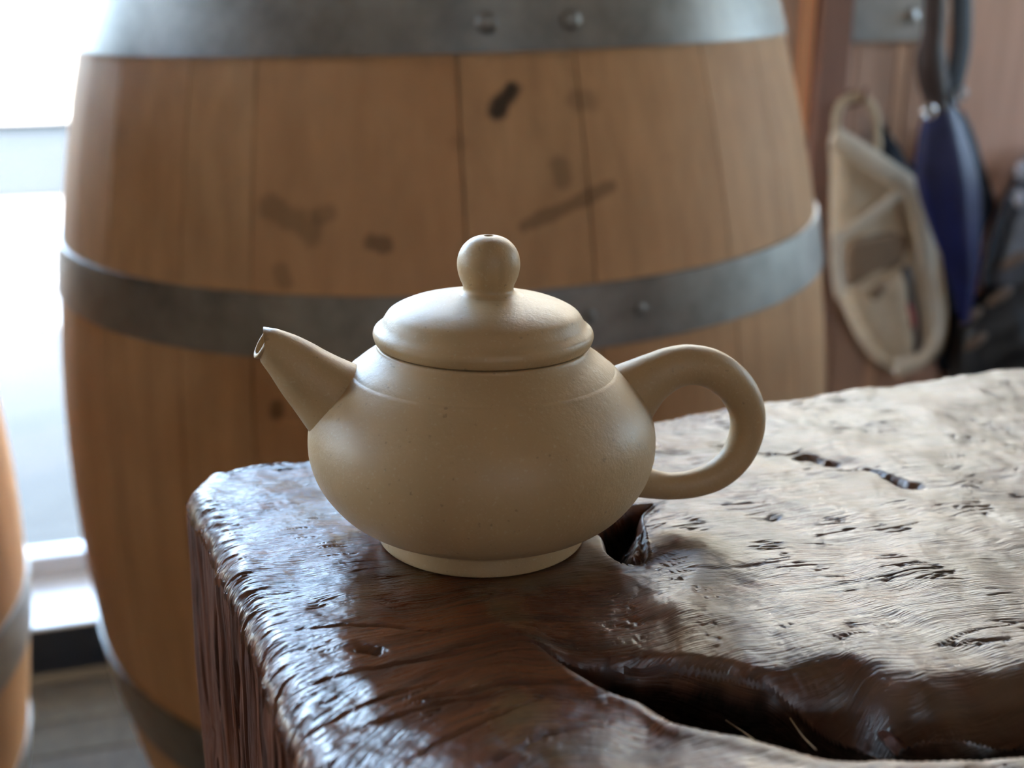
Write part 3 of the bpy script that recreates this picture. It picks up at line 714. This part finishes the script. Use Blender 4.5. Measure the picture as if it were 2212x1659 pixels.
# ------------------------------------------------------------------ bits in the hollow
def on_table(X, Y, zt_=0.0):
    d = TT.T @ sight(X, Y); o = TT.T @ (EYEP - TB); t = (zt_ - o[2]) / d[2]; return o + t * d
def twig(px, depths, label):
    pts_ = np.array([on_table(X, Y, dz) for (X, Y), dz in zip(px, depths)])
    M = TABLE_M @ Matrix.Translation(pts_[0].tolist())
    o = sweep('straw', catmull(pts_ - pts_[0], 6), np.linspace(.00015, .00008, (len(pts_) - 1) * 6 + 1), STRAW, None, 6, M=M)
    tag(o, label, 'straw')
twig([(1695, 1533), (1730, 1585), (1763, 1620)], [-.010, -.007, -.004], 'long dry straw standing in the dark middle of the hollow')
twig([(1568, 1556), (1608, 1583), (1632, 1600)], [-.010, -.006, -.003], 'short dry straw behind the near lip of the hollow')
def leaf(px, dz, label):
    c0 = on_table(*px[0], dz); O = np.array([on_table(X, Y, dz + .0006 * math.sin(i * 2.1)) for i, (X, Y) in enumerate(px)]) - c0
    n = len(O); c_ = O.mean(0) + [0, 0, .0009]
    v = [*O, c_, *(O - [0, 0, .0002]), c_ - [0, 0, .0002]]
    f = [(i, (i + 1) % n, n) for i in range(n)] + [((i + 1) % n + n + 1, i + n + 1, 2 * n + 1) for i in range(n)] + [(i, i + n + 1, (i + 1) % n + n + 1, (i + 1) % n) for i in range(n)]
    o = fix_normals(mesh_obj('dry_leaf', v, f, LEAF, None, M=TABLE_M @ Matrix.Translation(c0.tolist()))); tag(o, label, 'leaf')
leaf([(1416, 1474), (1428, 1471), (1445, 1490), (1452, 1500), (1436, 1494), (1424, 1484)], -.013, 'small reddish dry leaf scrap inside the hollow')
leaf([(1890, 1566), (1925, 1575), (1962, 1615), (1968, 1640), (1930, 1630), (1900, 1595)], -.009, 'curled red-brown dry leaf at right end of the hollow')

# ------------------------------------------------------------------ things on the back wall, right
def pts(px, off): return [on_wall(X, Y, off) for X, Y in px]
def path3(px, off): return [(s, off, z_) for s, z_ in pts(px, off)]
pl_ = empty('metal_plate', WALL_M); tag(pl_, 'grey metal plate with a round bolt on the brown boards', 'plate')
p0 = on_wall(1838, 92); p1 = on_wall(2010, 78)
box('plate', (p0[0], -.0035, p0[1]), (p1[0], .004, 1.0), PLATE, pl_, bevel=.001)
bs, bz = on_wall(1965, 35)
R = Matrix.Translation((bs, -.0035, bz)) @ Matrix.Rotation(math.pi / 2, 4, 'X')
lathe('bolt', [(.011, 0), (.0105, .002), (.008, .0045), (.004, .006), (.0005, .0063)], PLATE, pl_, 24).matrix_local = R

def hook(X, Y, label):
    s_, z_ = on_wall(X, Y, -.02); h = empty('coat_peg', WALL_M @ Matrix.Translation((s_, 0, z_))); tag(h, label, 'hook')
    box('plate', (-.010, -.004, -.012), (.010, .004, .012), TRIMW, h, bevel=.002)
    sweep('prong', catmull([(0, -.002, .01), (0, -.02, -.004), (0, -.036, 0), (0, -.04, .018)], 6), .0035, TRIMW, h, 10, (1, 0, 0))
hook(1852, 214, 'brown wall peg carrying the beige canvas bag')
hook(2022, -60, 'brown wall peg above the blue umbrella')

bag = empty('canvas_bag', WALL_M); tag(bag, 'beige canvas tote bag with loop handle hanging right of the big barrel', 'bag')
OFF = -.03
pillow('bag_body', pts([(1800, 282), (1900, 335), (1990, 395), (2018, 470), (2035, 570), (2048, 690), (2036, 760), (1992, 796), (1940, 806), (1880, 770), (1830, 690), (1802, 610), (1793, 500), (1793, 390)], OFF), OFF, .014, CANVAS, bag, rings=8, power=6, wrinkle=.0014)
def band(name, px, wpx, off, mat, parent, thick=.22):
    P_ = catmull(path3(px, off), 6); return sweep(name, P_, wpx / 2 / F_PX * 1.6, mat, parent, 12, (0, 1, 0), thick)
band('edge_band', [(1800, 296), (1850, 325), (1910, 365), (1968, 408), (1988, 460), (1998, 540), (2010, 640), (2018, 710), (2006, 755), (1975, 783), (1935, 796)], 44, OFF - .021, CANVASL, bag, .3)
band('edge_band', [(1806, 500), (1806, 570), (1814, 640)], 26, OFF - .021, CANVASL, bag, .3)
pillow('pocket_shade', pts([(1824, 528), (1890, 508), (1958, 500), (1958, 556), (1925, 578), (1880, 596), (1826, 616)], OFF - .0145), OFF - .0145, .003, POCKETSHADE, bag, rings=4, power=6)  # darker patch painting the shade inside the pocket
pillow('front_pocket', pts([(1826, 630), (1890, 604), (1950, 572), (1968, 640), (1975, 720), (1968, 775), (1930, 788), (1885, 755), (1845, 700)], OFF - .015), OFF - .015, .012, CANVAS, bag, rings=6, power=3, wrinkle=.001)
band('strap', [(1806, 518), (1850, 486), (1900, 450), (1945, 416)], 22, OFF - .021, CANVASL, bag, .25)
pillow('pocket_fold_shade', pts([(1878, 632), (1892, 614), (1918, 612), (1910, 634), (1888, 650)], OFF - .026), OFF - .026, .002, POCKETSHADE, bag, rings=3, power=4)
pillow('dark_slit_patch', pts([(1948, 590), (1965, 578), (1980, 650), (1990, 730), (1985, 778), (1976, 770), (1970, 690)], OFF - .0225), OFF - .0225, .002, HANDLEM, bag, rings=3, power=4)  # no real gap: the slit's shade painted as a dark patch
pillow('red_tag', pts([(1958, 655), (1968, 660), (1978, 690), (1974, 712), (1966, 696)], OFF - .025), OFF - .025, .002, REDTAG, bag, rings=3, power=4)
band('loop_handle', [(1808, 296), (1806, 252), (1820, 222), (1852, 209), (1880, 224), (1893, 262), (1896, 330)], 20, OFF - .004, CANVAS, bag, .45)

jk = empty('navy_jacket', WALL_M); tag(jk, 'dark navy cloth jacket hanging behind the blue umbrella', 'jacket')
pillow('cloth', pts([(1888, 244), (1912, 310), (1940, 345), (1985, 352), (2040, 250), (2075, 235), (2105, 290), (2122, 345), (2150, 440), (2128, 500), (2110, 570), (2090, 640), (2075, 760), (2030, 800), (2000, 640), (1960, 480), (1905, 400), (1886, 320)], -.006), -.006, .006, NAVY, jk, rings=8, power=4, wrinkle=.003)

um = empty('folded_umbrella', WALL_M); tag(um, 'folded blue umbrella with dark handle hanging beside the beige bag', 'umbrella')
UO = -.125
def u_at(X, Y): s_, z_ = on_wall(X, Y, UO); return np.array([s_, UO, z_])
axp = [(2030, 225), (2035, 300), (2044, 390), (2060, 490), (2076, 570), (2082, 640), (2086, 700)]; wd = [62, 104, 132, 112, 78, 42, 16]
PA = catmull([u_at(*p) for p in axp], 6); PW = catmull(np.array(wd)[:, None] / 2 / F_PX * 1.62, 6)[:, 0]
v = []; f = []; sg = 64
for i, (p, r) in enumerate(zip(PA, PW)):
    for k in range(sg):
        a = 2 * math.pi * k / sg; rr = r * (1 + .10 * math.cos(5 * a + i * .07) * min(1, i / 8)); v.append((p[0] + rr * math.cos(a), p[1] + .5 * rr * math.sin(a), p[2]))
for i in range(len(PA) - 1):
    for k in range(sg):
        a = i * sg + k; c_ = i * sg + (k + 1) % sg; f.append((a, c_, c_ + sg, a + sg))
f.append(tuple(range(sg))); f.append(tuple(range((len(PA) - 1) * sg, len(PA) * sg)))
fix_normals(mesh_obj('canopy', v, f, BLUE, um))
hpx = [(2024, 240, 60), (2022, 205, 56), (2014, 165, 62), (2010, 125, 62), (2014, 90, 50), (2018, 50, 46), (2020, -20, 44), (2022, -90, 40)]
sweep('handle', catmull([u_at(a, c_) for a, c_, _ in hpx], 6), catmull(np.array([[q_ / 2 / F_PX * 1.62] for *_, q_ in hpx]), 6)[:, 0], HANDLEM, um, 20, (0, 1, 0), .7)
band('strap', [(2076, -80), (2078, 0), (2078, 80), (2070, 140), (2055, 200), (2040, 235)], 46, UO - .004, SLATE, um, .2)
def ring_at(X, Y, px, name, mat, parent, off):
    s_, z_ = on_wall(X, Y, off); r = px / 2 / F_PX * 1.62; t = np.linspace(0, 2 * math.pi, 33)[:-1]; v = []; f = []
    for i, a in enumerate(t):
        for k in range(8):
            q_ = 2 * math.pi * k / 8; rr = r + r * .28 * math.cos(q_); v.append((s_ + rr * math.cos(a), off + r * .28 * math.sin(q_), z_ + rr * math.sin(a)))
    for i in range(32):
        for k in range(8):
            a = i * 8 + k; c_ = i * 8 + (k + 1) % 8; d_ = ((i + 1) % 32) * 8; f.append((a, c_, d_ + (k + 1) % 8, d_ + k))
    return fix_normals(mesh_obj(name, v, f, mat, parent))
ring_at(2006, 242, 25, 'snap_ring', CHROME, um, UO - .034)
ring_at(2074, 205, 24, 'cord_ring', PLATE, um, UO - .012)

bp = empty('backpack', WALL_M); tag(bp, 'slate grey and black backpack with tan patches at the right edge', 'backpack')
BO = -.02
pillow('top_pouch', pts([(2300, 300), (2225, 335), (2195, 385), (2165, 450), (2140, 530), (2125, 620), (2180, 660), (2300, 600)], BO), BO, .06, SLATEB, bp, rings=9, power=2.5, wrinkle=.004)
pillow('lower_panel', pts([(2300, 540), (2190, 570), (2120, 630), (2062, 690), (2048, 760), (2060, 880), (2180, 920), (2320, 880)], BO - .01), BO - .01, .06, BLACKN, bp, rings=9, power=2.5, wrinkle=.003)
for cx, cy, w_, h_ in ((2192, 562, 62, 34), (2160, 640, 54, 36), (2098, 685, 44, 40), (2108, 738, 46, 34)):
    t = np.linspace(0, 2 * math.pi, 9)[:-1]
    pillow('patch', pts([(cx + w_ / 2 * math.cos(a) + h_ * .25 * math.sin(a), cy - h_ / 2 * math.sin(a) - w_ * .2 * math.cos(a)) for a in t], BO - .066), BO - .066, .004, TAN, bp, rings=3, power=3)
for cx, cy, w_, h_ in ((2206, 368, 26, 44), (2202, 430, 26, 40)):
    t = np.linspace(0, 2 * math.pi, 9)[:-1]
    pillow('highlight_patch', pts([(cx + w_ / 2 * math.cos(a), cy + h_ / 2 * math.sin(a)) for a in t], BO - .05), BO - .05, .003, HILITE, bp, rings=3, power=3)  # highlights on the nylon painted as pale patches
